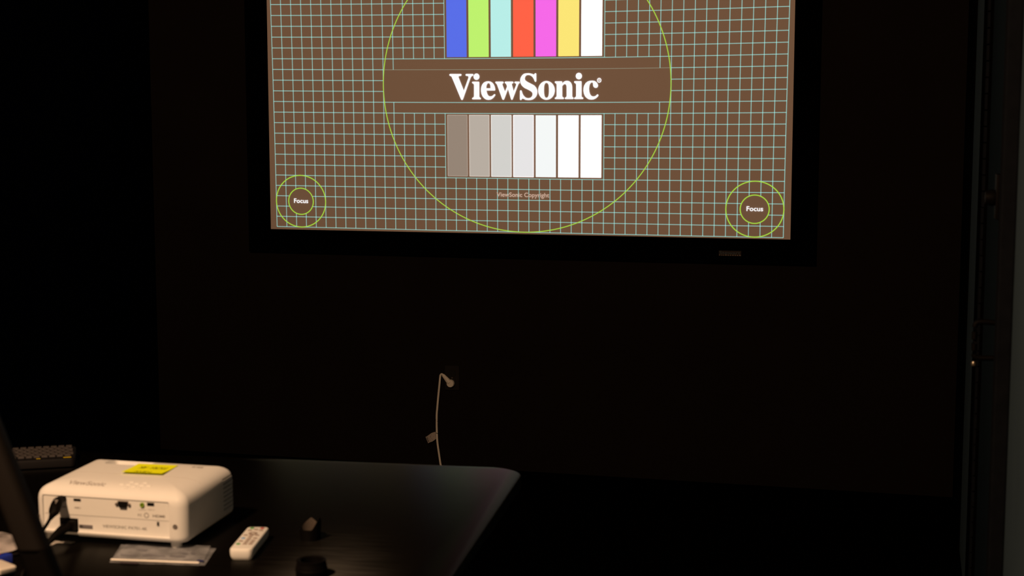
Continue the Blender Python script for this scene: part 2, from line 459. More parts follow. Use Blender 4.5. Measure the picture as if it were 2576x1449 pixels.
# the large serif name, drawn letter by letter (tenths of a millimetre on the wall plane)
GLYPHS = [[[[-3052,17289],[-2571,17285],[-2545,17274],[-2535,17246],[-2545,17216],[-2569,17201],[-2630,17196],[-2662,17182],[-2674,17157],[-2662,17127],[-2435,16578],[-2235,17099],[-2223,17141],[-2234,17182],[-2266,17196],[-2317,17202],[-2345,17213],[-2361,17244],[-2347,17271],[-2317,17284],[-2034,17282],[-2008,17269],[-2002,17243],[-2011,17214],[-2037,17198],[-2075,17187],[-2107,17154],[-2129,17113],[-2471,16208],[-2492,16179],[-2518,16169],[-2547,16182],[-2567,16208],[-2954,17104],[-2980,17159],[-3009,17194],[-3053,17207],[-3076,17222],[-3085,17250],[-3076,17278]]],[[[-1733,17162],[-1737,17132],[-1747,17103],[-1762,17077],[-1784,17055],[-1809,17039],[-1837,17029],[-1867,17025],[-1896,17029],[-1924,17039],[-1950,17056],[-1971,17078],[-1987,17104],[-1996,17133],[-2000,17164],[-1996,17195],[-1986,17224],[-1970,17250],[-1949,17272],[-1924,17288],[-1896,17298],[-1866,17301],[-1836,17298],[-1808,17287],[-1783,17271],[-1762,17249],[-1746,17222],[-1736,17193]]],[[[-2035,16955],[-1774,16953],[-1748,16939],[-1740,16914],[-1741,16316],[-1718,16282],[-1682,16257],[-1668,16233],[-1672,16210],[-1697,16197],[-2041,16198],[-2064,16214],[-2069,16239],[-2055,16259],[-2020,16280],[-1991,16299],[-1982,16338],[-1980,16808],[-1992,16849],[-2012,16866],[-2050,16884],[-2070,16912],[-2061,16941]]],[[[-1341,16969],[-1240,16953],[-1161,16907],[-1096,16831],[-1053,16735],[-1030,16624],[-1033,16583],[-1056,16569],[-1417,16571],[-1407,16502],[-1385,16433],[-1349,16370],[-1299,16330],[-1227,16325],[-1169,16342],[-1126,16377],[-1082,16415],[-1054,16418],[-1028,16401],[-1023,16376],[-1097,16280],[-1169,16218],[-1241,16184],[-1343,16174],[-1444,16191],[-1530,16247],[-1602,16330],[-1648,16434],[-1668,16558],[-1665,16668],[-1642,16765],[-1601,16847],[-1536,16916],[-1442,16957]],[[-1331,16887],[-1291,16873],[-1262,16832],[-1248,16777],[-1243,16669],[-1428,16670],[-1425,16750],[-1406,16819],[-1373,16871]]],[[[-995,16952],[-693,16950],[-668,16936],[-656,16909],[-665,16881],[-701,16865],[-719,16846],[-705,16795],[-599,16529],[-514,16732],[-519,16773],[-543,16835],[-564,16863],[-596,16878],[-613,16906],[-605,16936],[-579,16949],[-256,16948],[-232,16934],[-224,16906],[-235,16879],[-278,16865],[-298,16848],[-289,16800],[-215,16549],[-109,16799],[-101,16833],[-118,16859],[-164,16878],[-188,16906],[-178,16933],[-149,16947],[25,16946],[51,16932],[56,16905],[44,16877],[8,16853],[-21,16798],[-252,16209],[-271,16181],[-294,16170],[-318,16181],[-335,16209],[-467,16625],[-630,16210],[-651,16182],[-680,16173],[-706,16185],[-726,16213],[-952,16817],[-981,16858],[-1015,16886],[-1033,16913],[-1024,16941]]],[[[745,17297],[773,17283],[780,17258],[781,16965],[769,16936],[745,16927],[721,16937],[702,16970],[667,17054],[617,17130],[553,17185],[482,17213],[418,17220],[354,17207],[304,17166],[280,17111],[276,17057],[297,17002],[354,16954],[454,16898],[582,16836],[696,16774],[774,16685],[817,16589],[827,16507],[817,16411],[782,16322],[711,16240],[625,16186],[526,16161],[412,16159],[312,16169],[255,16180],[308,16187],[236,16205],[172,16226],[154,16215],[125,16169],[99,16160],[71,16172],[58,16201],[59,16544],[71,16570],[99,16580],[128,16570],[142,16544],[172,16448],[215,16365],[272,16303],[326,16265],[383,16248],[447,16244],[526,16264],[583,16312],[611,16371],[614,16439],[594,16487],[547,16531],[454,16584],[354,16632],[269,16671],[193,16726],[129,16797],[86,16880],[69,16976],[79,17072],[115,17154],[172,17228],[243,17276],[325,17292],[425,17299],[510,17290],[596,17267],[671,17239],[695,17262],[716,17286]]],[[[1588,16567],[1584,16504],[1570,16444],[1549,16386],[1519,16333],[1482,16285],[1439,16245],[1391,16212],[1338,16189],[1283,16174],[1226,16169],[1169,16174],[1113,16189],[1060,16213],[1011,16246],[968,16287],[931,16335],[901,16388],[879,16446],[865,16507],[861,16570],[865,16632],[878,16693],[900,16751],[930,16804],[967,16851],[1010,16892],[1059,16924],[1112,16948],[1167,16962],[1224,16967],[1281,16961],[1336,16946],[1389,16922],[1437,16889],[1481,16849],[1518,16801],[1548,16748],[1570,16690],[1583,16629]],[[1223,16886],[1269,16871],[1305,16826],[1322,16757],[1331,16655],[1332,16532],[1327,16423],[1310,16334],[1281,16280],[1224,16253],[1172,16276],[1139,16342],[1122,16438],[1117,16574],[1120,16711],[1132,16793],[1160,16854],[1191,16880]]],[[[1615,16949],[1882,16948],[1908,16931],[1914,16897],[1908,16854],[1939,16886],[1981,16931],[2051,16962],[2121,16968],[2206,16953],[2276,16902],[2321,16827],[2344,16719],[2346,16311],[2363,16283],[2398,16256],[2406,16232],[2397,16209],[2374,16198],[2057,16199],[2029,16210],[2020,16233],[2031,16257],[2075,16282],[2096,16312],[2101,16339],[2098,16720],[2085,16781],[2059,16815],[2023,16829],[1981,16815],[1939,16778],[1911,16745],[1913,16326],[1927,16292],[1981,16257],[1992,16233],[1981,16208],[1955,16199],[1617,16200],[1589,16211],[1582,16238],[1596,16258],[1638,16283],[1662,16313],[1666,16340],[1665,16817],[1650,16847],[1615,16869],[1590,16888],[1581,16916],[1592,16940]]],[[[2763,17161],[2760,17130],[2750,17101],[2734,17075],[2713,17053],[2687,17037],[2658,17027],[2628,17024],[2598,17027],[2569,17038],[2543,17054],[2522,17076],[2506,17103],[2495,17132],[2492,17163],[2495,17194],[2505,17223],[2521,17249],[2542,17271],[2568,17287],[2597,17297],[2627,17300],[2657,17296],[2686,17286],[2711,17269],[2733,17247],[2749,17221],[2759,17192]]],[[[2451,16952],[2717,16950],[2740,16939],[2747,16917],[2751,16309],[2776,16280],[2818,16255],[2828,16233],[2818,16207],[2794,16197],[2461,16197],[2433,16208],[2425,16232],[2437,16256],[2482,16280],[2506,16313],[2511,16344],[2509,16813],[2497,16843],[2458,16867],[2427,16892],[2422,16922],[2433,16943]]],[[[3212,16969],[3295,16958],[3372,16917],[3428,16849],[3458,16774],[3447,16713],[3415,16676],[3366,16662],[3311,16671],[3269,16701],[3243,16755],[3238,16809],[3235,16857],[3219,16884],[3184,16893],[3143,16871],[3101,16810],[3078,16715],[3071,16620],[3082,16512],[3110,16417],[3152,16349],[3208,16315],[3278,16308],[3348,16328],[3389,16364],[3424,16395],[3454,16391],[3475,16368],[3473,16334],[3425,16274],[3355,16220],[3258,16179],[3160,16173],[3063,16186],[2979,16234],[2901,16309],[2849,16418],[2826,16540],[2830,16662],[2857,16764],[2919,16865],[3003,16932],[3100,16963]]],[[[3596,16980],[3593,16954],[3584,16930],[3570,16910],[3551,16894],[3528,16884],[3504,16881],[3480,16884],[3457,16894],[3438,16910],[3423,16931],[3414,16955],[3410,16981],[3413,17007],[3423,17031],[3437,17052],[3456,17068],[3479,17077],[3503,17081],[3527,17077],[3549,17067],[3569,17051],[3584,17030],[3593,17006]],[[3562,16980],[3559,16961],[3551,16943],[3538,16929],[3522,16920],[3504,16917],[3486,16920],[3470,16930],[3457,16944],[3448,16961],[3445,16981],[3448,17001],[3456,17018],[3469,17032],[3485,17041],[3503,17044],[3521,17041],[3537,17032],[3550,17018],[3559,17000]]],[[[3478,17021],[3510,17024],[3531,17008],[3520,16983],[3543,16943],[3520,16943],[3504,16973],[3492,16973],[3493,16946],[3476,16946]]]]
cu = bpy.data.curves.new('letters', 'CURVE')
cu.dimensions = '2D'; cu.fill_mode = 'BOTH'
for g in GLYPHS:
    for loop in g:
        sp = cu.splines.new('POLY'); sp.points.add(len(loop) - 1)
        for p, (x, z) in zip(sp.points, loop): p.co = (x / 1e4, z / 1e4, 0, 1)
        sp.use_cyclic_u = True
tmp = bpy.data.objects.new('letters', cu); COL.objects.link(tmp)
bpy.context.view_layer.update()
me0 = bpy.data.meshes.new_from_object(tmp.evaluated_get(bpy.context.evaluated_depsgraph_get()))
me = bpy.data.meshes.new('projected_name')
me.from_pydata([onscreen(v.co.x, v.co.y, YT) for v in me0.vertices], [], [tuple(p.vertices) for p in me0.polygons])
bpy.data.objects.remove(tmp, do_unlink=True)
link('projected_name', me, WM, pat)

# the maker's plate on the lower rail
bp = S('maker_plate', lambda bm: box(bm, .867, .960, -F0 - .0015, -F0 + .001, .9715, .9935, None, .0005), mat('plate_brown', (0.020, 0.013, 0.010), 0.5, 0.1, linear=True))
bp['label'] = 'small dark maker plate'
def PT(x, z): return (x, -F0 - .0022 + .001, z - 1.0)
text_obj('plate_word', 'Stewart', mat('plate_blue', (0.03, 0.045, 0.06), 0.5, 0.2, linear=True), bp, lambda a, b: PT(.8695 + a * .087, .9790 + b * .0125), bold=.01)
text_obj('plate_small_word', 'FILMSCREEN', mat('plate_gold', (0.45, 0.33, 0.25), 0.5, 0.2, linear=True), bp, lambda a, b: PT(.8695 + a * .088, .9735 + b * .0035), spacing=2.1)

# ================================================================= outlet, plug, cord
ol = thing('wall_outlet', 'black duplex outlet plate low on the back wall with an ivory plug in it', 'outlet', (-.3015, 0, .4015))
bm = bmesh.new(); loft(bm, .069, .112, .004, [(0, 0), (.003, 0), (.0055, .002)], 4, Matrix.Rotation(math.pi / 2, 4, 'X'))
obj('plate', bm, M['plate'], ol, smooth=True)
for dz in (.0195, -.0195):
    bm = bmesh.new(); loft(bm, .034, .028, .010, [(0, 0), (.0018, .0004)], 5, Matrix.Translation((0, -.0055, dz)) @ Matrix.Rotation(math.pi / 2, 4, 'X'))
    rc = obj('receptacle', bm, M['black'], ol, smooth=True)
    for sx in (-.0065, .0065):
        boxo('slot', M['hole'], rc, sx - .001, sx + .001, -.0078, -.0070, dz - .001, dz + .007)
bm = bmesh.new(); lathe(bm, [(0, 0), (.003, 0), (.0025, .001), (0, .0012)], 12, Matrix.Translation((0, -.0055, 0)) @ Matrix.Rotation(math.pi / 2, 4, 'X'))
obj('center_screw', bm, M['screw'], ol, smooth=True)

pc = thing('power_cable', 'ivory flat extension cord hanging from the outlet down behind the table', 'cord', (-.305, -.006, .378))
def rel(p, o): return tuple(a - b for a, b in zip(p, o))
po = (-.305, -.006, .378)
bm = bmesh.new()
lathe(bm, [(0, .002), (.0165, .002), (.0178, .006), (.0178, .014), (.015, .019), (0, .020)], 28, Matrix.Rotation(math.pi / 2, 4, 'X'))
obj('plug_head', bm, M['cord'], pc, smooth=True)
bm = bmesh.new()
tube(bm, [(-.004, -.014, .004), (-.014, -.014, .016), (-.026, -.014, .029), (-.034, -.014, .038)], [.0118, .0108, .0085, .0065], 14, .8, side=(0, -1, 0))
nk = obj('plug_neck', bm, M['cord'], pc, smooth=True)
for k in range(3):
    bm = bmesh.new()
    c = Vector((-.027 - k * .0028, -.014, .030 + k * .0032)); d = Vector((-.62, 0, .78))
    tube(bm, [c - d * .0007, c + d * .0007], .0088 - k * .0006, 14, .8, side=(0, -1, 0))
    obj('strain_ridge', bm, M['cord'], nk, smooth=True)
path = smooth_path([rel(p, po) for p in [(-.339, -.020, .4165), (-.3440, -.020, .4185), (-.3505, -.019, .412), (-.3560, -.016, .372), (-.3630, -.012, .318), (-.3690, -.010, .262), (-.3720, -.009, .225), (-.3715, -.009, .150), (-.3690, -.010, .110), (-.3600, -.012, .050), (-.3530, -.012, .006), (-.345, -.02, .004), (-.30, -.05, .004)]], 6)
bm = bmesh.new(); tube(bm, path, .0040, 10, .55, side=(0, -1, 0)); cordo = obj('cord', bm, M['cord'], pc, smooth=True)
bm = bmesh.new(); tube(bm, [(p + Vector((-.0028, -.0012, 0))) for p in path], .0017, 6); obj('cord_ridge', bm, M['cord'], cordo, smooth=True)
bm = bmesh.new(); tube(bm, [(p + Vector((.0028, -.0012, 0))) for p in path], .0017, 6); obj('cord_ridge', bm, M['cord'], cordo, smooth=True)
# paper tag tied on with a black band
bm = bmesh.new()
n = 8; rows = []
for i in range(n + 1):
    t = i / n
    top = Vector((-.3760 - .047 * t, -.014 - .006 * math.sin(t * 3.1), .1570 - .0220 * t + .003 * math.sin(t * 5)))
    bot = Vector((-.3745 - .0375 * t, -.013 - .005 * math.sin(t * 3.1 + .4), .1260 - .0250 * t - .002 * math.sin(t * 5)))
    rows.append((top, bot))
fa = [[bm.verts.new(Vector(rel(p, po)) + Vector((0, s, 0))) for p in r] for r in rows for s in (0,)]
fb = [[bm.verts.new(Vector(rel(p, po)) + Vector((0, -.0006, 0))) for p in r] for r in rows]
for i in range(n):
    bm.faces.new((fa[i][0], fa[i + 1][0], fa[i + 1][1], fa[i][1])); bm.faces.new((fb[i][0], fb[i][1], fb[i + 1][1], fb[i + 1][0]))
    bm.faces.new((fa[i][0], fb[i][0], fb[i + 1][0], fa[i + 1][0])); bm.faces.new((fa[i][1], fa[i + 1][1], fb[i + 1][1], fb[i][1]))
bm.faces.new((fa[0][0], fa[0][1], fb[0][1], fb[0][0])); bm.faces.new((fa[n][0], fb[n][0], fb[n][1], fa[n][1]))
tg = obj('paper_tag', bm, M['tagp'], pc)
tg['label'] = 'grey paper warning tag'
def lerp_tag(a, b):
    i = min(n - 1, int(a * n)); t = a * n - i
    top = rows[i][0].lerp(rows[i + 1][0], t); bot = rows[i][1].lerp(rows[i + 1][1], t)
    p = bot.lerp(top, b); return Vector(rel(p, po)) + Vector((0, -.0010, 0))
bm = bmesh.new()
for k in range(7):
    a0, a1 = .12, .92
    b0 = .12 + k * .115
    e = random.uniform(.5, .95)
    q = [lerp_tag(1 - a0, b0), lerp_tag(1 - e, b0), lerp_tag(1 - e, b0 + .045), lerp_tag(1 - a0, b0 + .045)]
    bm.faces.new([bm.verts.new(p) for p in q])
q = [lerp_tag(.88, .15), lerp_tag(.93, .15), lerp_tag(.93, .85), lerp_tag(.88, .85)]
bm.faces.new([bm.verts.new(p) for p in q])
o = obj('fine_print', bm, M['dark_print'], tg); o['kind'] = 'stuff'
bm = bmesh.new()
ring = [Vector(rel((-.3705, -.010, .151), po)) + Vector((.0052 * math.cos(a), .0035 * math.sin(a), .001 * math.sin(2 * a))) for a in [2 * math.pi * i / 14 for i in range(15)]]
tube(bm, ring, .0011, 6); obj('tag_band', bm, M['rubber'], tg, smooth=True)

# ================================================================= table
TZ = .745
TA = math.radians(5.2)
tm = mat('black_wood_laminate', (0.0026, 0.0021, 0.0018), 0.30, 0.16, 0.35, 9.0, linear=True, stretch=(1.2, 14, 14))
nt = tm.node_tree; b_ = nt.nodes['Principled BSDF']; nz = [x for x in nt.nodes if x.type == 'TEX_NOISE'][0]
rr = nt.nodes.new('ShaderNodeMapRange'); rr.inputs[1].default_value = .3; rr.inputs[2].default_value = .7; rr.inputs[3].default_value = .380; rr.inputs[4].default_value = .397
nt.links.new(nz.outputs['Fac'], rr.inputs[0])
b_.inputs['Specular IOR Level'].default_value = 0.0
# thin satin coat: the grain runs along the table, so its gloss spreads across it
gl = nt.nodes.new('ShaderNodeBsdfAnisotropic'); gl.distribution = 'BECKMANN'
gl.inputs['Color'].default_value = (.52, .52, .50, 1)
gl.inputs['Anisotropy'].default_value = .66
nt.links.new(rr.outputs[0], gl.inputs['Roughness'])
tv = nt.nodes.new('ShaderNodeVectorTransform'); tv.vector_type = 'VECTOR'; tv.convert_from = 'OBJECT'; tv.convert_to = 'WORLD'
tv.inputs[0].default_value = (1, 0, 0)
nt.links.new(tv.outputs[0], gl.inputs['Tangent'])
fz = nt.nodes.new('ShaderNodeFresnel'); fz.inputs['IOR'].default_value = 1.45
mxs = nt.nodes.new('ShaderNodeMixShader'); out = [x for x in nt.nodes if x.type == 'OUTPUT_MATERIAL'][0]
nt.links.new(fz.outputs[0], mxs.inputs[0]); nt.links.new(b_.outputs[0], mxs.inputs[1]); nt.links.new(gl.outputs[0], mxs.inputs[2])
nt.links.new(mxs.outputs[0], out.inputs['Surface'])
M['table'] = tm
TW, TD = 1.90, .945
R_ = Matrix.Rotation(TA, 4, 'Z')
tc_ = Vector((.792, -2.997, 0)) + R_ @ Vector((-TW / 2, -TD / 2, 0))
tb = thing('table', 'black wood-grain table with rounded corners holding the projector', 'table', (tc_.x, tc_.y, 0), TA)
bm = bmesh.new(); loft(bm, TW, TD, .085, [(TZ - .030, .004), (TZ - .027, 0), (TZ - .003, 0), (TZ - .0008, .001), (TZ, .003)], 12)
obj('tabletop', bm, M['table'], tb, smooth=True)
for sx in (-1, 1):
    for sy in (-1, 1):
        boxo('leg', M['black'], tb, sx * (TW / 2 - .13) - .03, sx * (TW / 2 - .13) + .03, sy * (TD / 2 - .13) - .03, sy * (TD / 2 - .13) + .03, 0, TZ - .0295, .003)
boxo('apron', M['black'], tb, -TW / 2 + .12, TW / 2 - .12, -.30, -.28, TZ - .10, TZ - .0295)

# ================================================================= projector
PW, PD = .312, .232
pj = thing('projector', 'white desktop projector on the black table with yellow note on its lid', 'projector', (.1845, -3.702, TZ + .0027), math.radians(1.2))
pj.rotation_euler = (math.radians(1.3), 0, math.radians(1.2))     # the front foot is screwed out a little
PB = .0132                                        # underside of the body above the table
LID = [(0, .012), (.002, .006), (.005, .0025), (.009, .0005), (.014, 0), (.0708, 0), (.0788, .0012), (.0848, .0036), (.0893, .0072), (.0933, .0125), (.0968, .020), (.0993, .029), (.1010, .040), (.1018, .055), (.1021, .075)]
def layers(z0): return [(z0 + z, i) for z, i in LID]
def lid_z(x, y):
    e = min(PW / 2 - abs(x), PD / 2 - abs(y))
    up = LID[5:]
    for (z0, i0), (z1, i1) in zip(up, up[1:]):
        if i0 <= e <= i1: return PB + z0 + (z1 - z0) * (e - i0) / (i1 - i0)
    return PB + up[-1][0]
PR = PB + .0048                                   # datum of the rear sockets
bm = bmesh.new(); loft(bm, PW, PD, .0205, layers(PB), 10)
body = obj('body', bm, M['white'], pj)
def cutter(fn):
    b = bmesh.new(); fn(b); c = obj('cutter', b, None, pj); return c
ry = -PD / 2
CT = []
CT.append(cutter(lambda b: box(b, -.139, .123, ry - .02, ry + .0045, PR + .0060, PR + .0755, None, .002)))
CT.append(cutter(lambda b: box(b, -.1065, -.0675, ry - .02, ry + .018, PR - .01, PR + .0315, None, .001)))   # power inlet bay
for cx, cz, w, h in ((-.0955, .0685, .0165, .0065), (-.067, .0683, .0165, .0060), (.085, .069, .0150, .0068), (.0985, .032, .0040, .0075)):
    CT.append(cutter(lambda b: box(b, cx - w / 2, cx + w / 2, ry - .01, ry + .016, PR + cz - h / 2, PR + cz + h / 2)))
# control recess in the lid near the lens end
CT.append(cutter(lambda b: loft(b, .096, .050, .010, [(PB + .085, .009), (PB + .107, -.004)], 5, Matrix.Translation((-.050, .075, 0)))))
# vent slots round the front right corner
for k in range(8):
    z = PB + .018 + k * .0086
    CT.append(cutter(lambda b: box(b, PW / 2 - .0075, PW / 2 + .01, PD / 2 - .060, PD / 2 - .007, z, z + .0032)))
cut(body, CT)
me = body.data
boxo('vent_mesh', M['hole'], pj, PW / 2 - .0115, PW / 2 - .0070, PD / 2 - .060, PD / 2 - .018, PB + .016, PB + .084)
o = boxo('upper_rear_facet', M['white2'], pj, -.137, .121, ry + .0036, ry + .0048, PR + .039, PR + .0745)  # lighter sheet paints the shading step between the rear facets
# lid seam
bm = bmesh.new(); tube(bm, [(x, -.020, lid_z(x, -.020) - .0002) for x in [(-1 + 2 * k / 24) * (PW / 2 - .012) for k in range(25)]], .0006, 6); obj('lid_seam', bm, M['faint_print'], pj)
# zoom dial lying in the recess
bm = bmesh.new(); loft(bm, .030, .016, .006, [(0, 0), (.002, .0004), (.0032, .002)], 5, Matrix.Translation((-.056, .076, PB + .0852)))
obj('zoom_dial', bm, M['white2'], pj, smooth=True)
# lens at the front
bm = bmesh.new(); lathe(bm, [(0, 0), (.022, 0), (.028, .002), (.030, .010), (.026, .010), (.024, .004), (0, .003)], 32, Matrix.Translation((-.083, PD / 2 - .004, PR + .048)) @ Matrix.Rotation(-math.pi / 2, 4, 'X'))
obj('lens_ring', bm, M['black'], pj, smooth=True)
# keypad bumps on the lid
pads = [(-.005, -.066), (.009, -.052), (.009, -.066), (.009, -.080), (.023, -.059), (.023, -.073), (.037, -.052), (.037, -.066), (.037, -.080), (.051, -.066)]
for x, y in pads:
    x += .016; y = y * .9 - .022
    bm = bmesh.new(); loft(bm, .0095, .0075, .003, [(0, 0), (.0006, 0), (.0010, .0006)], 4, Matrix.Translation((x, y, lid_z(x, y) - .0001)) @ Matrix.Rotation(math.radians(14), 4, 'X'))
    obj('keypad_button', bm, M['white2'], pj, smooth=True)
def TOP(x0, x1, y0, y1):
    def f(a, b):
        x = x0 + a * (x1 - x0); y = y0 + b * (y1 - y0); return (x, y, lid_z(x, y) + .0004)
    return f
text_obj('lid_name', 'ViewSonic', mat('soft_grey_print', (158, 152, 150), .6, .2), pj, TOP(-.098, -.020, -.094, -.079), bold=.01)
text_obj('lid_badge', '4K HDR', M['faint_print'], pj, TOP(.088, .112, .056, .067), bold=.02)
def REAR(x0, x1, z0, z1, d=.0044):
    return lambda a, b: (x0 + a * (x1 - x0), ry + d, PR + z0 + b * (z1 - z0))
text_obj('model_name', 'VIEWSONIC PX701-4K', M['dark_print'], pj, REAR(-.0165, .0755, .0172, .0232))
text_obj('port_caption', 'HDMI 2', M['grey_print'], pj, REAR(-.0735, -.0605, .0515, .0545, .0033), bold=.02)
text_obj('port_caption', 'HDMI 1', M['grey_print'], pj, REAR(-.1020, -.0890, .0515, .0545, .0033), bold=.02)
text_obj('port_caption', 'AUDIO OUT', M['faint_print'], pj, REAR(.0595, .0755, .0560, .0585, .0033))
text_obj('port_caption', 'USB 5V', M['faint_print'], pj, REAR(.0785, .0930, .0575, .0600, .0033))
text_obj('certification_mark', 'FC', M['grey_print'], pj, REAR(.058, .0665, .0445, .0490, .0033))
text_obj('certification_mark', 'HDMI', M['grey_print'], pj, REAR(.0885, .1130, .0445, .0495, .0033), bold=.02)
bm = bmesh.new(); lathe(bm, [(.0037, 0), (.0037, .0004), (.0050, .0004), (.0050, 0)], 20, Matrix.Translation((.0755, ry + .0038, PR + .0470)) @ Matrix.Rotation(math.pi / 2, 4, 'X')); obj('round_mark', bm, M['grey_print'], pj)
gb = boxo('serial_label', mat('grey_label', (112, 108, 112), .6, .2), pj, -.0655, -.0375, ry + .0030, ry + .0046, PR + .0140, PR + .0205, .0004)
boxo('barcode', M['dark_print'], gb, -.0645, -.0575, ry + .0028, ry + .0032, PR + .0150, PR + .0195)
# VGA socket
def trap(b, w, h, y0, y1, cx, cz, k=.72):
    P = [(-w / 2, h / 2), (w / 2, h / 2), (w / 2 * k, -h / 2), (-w / 2 * k, -h / 2)]
    a = [b.verts.new((cx + x, y0, cz + z)) for x, z in P]; c = [b.verts.new((cx + x, y1, cz + z)) for x, z in P]
    b.faces.new(a); b.faces.new(c)
    for i in range(4): b.faces.new((a[i], a[(i + 1) % 4], c[(i + 1) % 4], c[i]))
bm = bmesh.new(); trap(bm, .0190, .0110, ry - .001, ry + .006, .0286, PR + .0655); vga = obj('vga_socket', bm, M['hole'], pj); vga['label'] = 'dark computer video socket'
bm = bmesh.new(); trap(bm, .0215, .0130, ry + .0020, ry + .006, .0286, PR + .0655); obj('socket_shell', bm, M['screw'], vga)
for sx in (-.0130, .0130):
    bm = bmesh.new(); lathe(bm, [(0, .004), (.0016, .004), (.0030, .0035), (.0030, 0), (0, 0)], 6, Matrix.Translation((.0286 + sx, ry + .004, PR + .0655)) @ Matrix.Rotation(math.pi / 2, 4, 'X')); obj('socket_post', bm, M['screw'], vga)
bm = bmesh.new(); lathe(bm, [(0, .0006), (.0018, .0006), (.0022, .0030), (.0043, .0030), (.0046, 0), (0, 0)], 18, Matrix.Translation((.068, ry + .0038, PR + .067)) @ Matrix.Rotation(math.pi / 2, 4, 'X'))
aj = obj('audio_jack', bm, mat('lime_jack_plastic', (120, 150, 40), .5, .3), pj, smooth=True); aj['label'] = 'lime green audio jack'
for cx, cz, w, h in ((-.067, .0683, .0150, .0050), (.085, .069, .0145, .0062), (.0985, .032, .0038, .0072)):
    boxo('port_socket', M['hole'], pj, cx - w / 2, cx + w / 2, ry + .0030, ry + .014, PR + cz - h / 2, PR + cz + h / 2)
boxo('power_inlet', M['hole'], pj, -.1055, -.0685, ry + .006, ry + .0175, PR + .0035, PR + .0305)
for sx in (-.1490, .1350):
    bm = bmesh.new(); lathe(bm, [(0, 0), (.0048, 0), (.0048, .0008), (.0030, .0012), (.0022, .0003), (0, .0003)], 16, Matrix.Translation((sx, ry + (.0050 if sx < 0 else .0003), PR + .0295)) @ Matrix.Rotation(math.pi / 2, 4, 'X') ); obj('screw', bm, M['screw'], pj, smooth=True)
for fx, fy in ((-.142, ry + .030), (.125, ry + .024), (0.10, PD / 2 - .04), (-.10, PD / 2 - .04)):
    bm = bmesh.new(); lathe(bm, [(0, 0), (.0085, 0), (.0100, .0015), (.0105, .010), (.0105, .018), (0, .018)], 22, Matrix.Translation((fx, fy, .0008 if fy < 0 else -.0046))); obj('foot', bm, M['white'], pj, smooth=True)

# yellow note on the lid
nm = mat('yellow_note_paper', (236, 246, 22), .7, .1, .04, 30.0)
nl = thing('sticky_note', 'bright yellow sticky note with handwriting stuck on the projector lid', 'note', (.2015, -3.683, TZ + PB + .1074 - .0052 + .0032), math.radians(4))
nl.rotation_euler = (math.radians(1.3), 0, math.radians(4))
NW, ND = .084, .080
def curl(y):                                   # lifts towards the near edge
    t = max(0.0, (0.5 - y) / 1.0); return .0008 + .0042 * t ** 2
bm = bmesh.new(); g = []
for j in range(13):
    yy = j / 12 - .5
    g.append([bm.verts.new(((i / 6 - .5) * NW, yy * ND, curl(yy) - .0002)) for i in range(7)])
for j in range(12):
    for i in range(6): bm.faces.new((g[j][i], g[j][i + 1], g[j + 1][i + 1], g[j + 1][i]))
r = bmesh.ops.extrude_face_region(bm, geom=bm.faces[:])
bmesh.ops.translate(bm, verts=[v for v in r['geom'] if isinstance(v, bmesh.types.BMVert)], vec=(0, 0, .0003))
obj('paper', bm, nm, nl)
def NOTE(x0, x1, y0, y1):                      # written upside down as seen from the rear
    def f(a, b):
        x = x1 + a * (x0 - x1); y = y1 + b * (y0 - y1)
        return (x, y, curl(y / ND) + .0004)
    return f
ink = mat('dark_ink', (48, 44, 20), .7, .1)
text_obj('handwriting', 'PX701 -4K', ink, nl, NOTE(-.026, .031, .000, .018))
text_obj('handwriting', 'NEW', ink, nl, NOTE(-.018, .016, -.038, -.026))

# cables on the projector's rear
hl = (.0905, -3.82, TZ + .0855)
hc = thing('video_cable', 'black video cable plugged into the upper left of the projector rear', 'cable', hl)
bm = bmesh.new()
tube(bm, [rel(p, hl) for p in [(.0895, -3.811, .8325), (.0895, -3.826, .8325), (.0915, -3.838, .8320), (.0950, -3.850, .8285), (.0975, -3.860, .8225), (.0985, -3.866, .8175), (.0980, -3.870, .8140), (.0965, -3.8735, .8090), (.0955, -3.875, .8065)]], [.0080, .0085, .0098, .0106, .0106, .0098, .0076, .0050, .0036], 14, .8, side=(0, .6, 1))
ph = obj('plug', bm, M['pitch'], hc, smooth=True)
boxo('plug_badge', M['grey_print'], ph, -.003, .004, -.005, .005, 0, .0006, .0002, Matrix.Translation(Vector(rel((.0950, -3.8535, .8352), hl))) @ Matrix.Rotation(math.radians(30), 4, 'X'))
bm = bmesh.new(); tube(bm, smooth_path([rel(p, hl) for p in [(.0957, -3.8745, .8075), (.0925, -3.880, .7990), (.0875, -3.887, .7880), (.0820, -3.894, .7760), (.0740, -3.902, .7640), (.062, -3.912, .7540), (.045, -3.922, .7490), (.0, -3.93, .7490), (-.09, -3.955, .7490), (-.2, -3.958, .7490)]], 5), .0032, 10)
obj('cable', bm, M['pitch'], hc, smooth=True)
pw = thing('mains_cable', 'thick black mains cable plugged into the lower left of the projector rear', 'cable', (.105, -3.82, TZ + .037))
pl = (.105, -3.82, TZ + .037)
bm = bmesh.new()
box(bm, -.013, .013, -.012, .010, -.009, .010, None, .002)
tube(bm, [(0, -.010, 0), (-.003, -.026, -.003), (-.007, -.044, -.010), (-.010, -.058, -.017), (-.012, -.066, -.021)], [.0105, .0100, .0080, .0055, .0040], 12, .85)
obj('plug', bm, M['pitch'], pw, smooth=True)
bm = bmesh.new(); tube(bm, smooth_path([rel(p, pl) for p in [(.094, -3.884, .762), (.093, -3.893, .7555), (.094, -3.905, .7505), (.102, -3.925, .7500), (.111, -3.945, .7500), (.118, -3.972, .7502), (.121, -3.996, .7500), (.122, -4.012, .744), (.123, -4.020, .715), (.122, -4.022, .62), (.121, -4.022, .45)]], 6), .0038, 10)
obj('cable', bm, M['pitch'], pw, smooth=True)

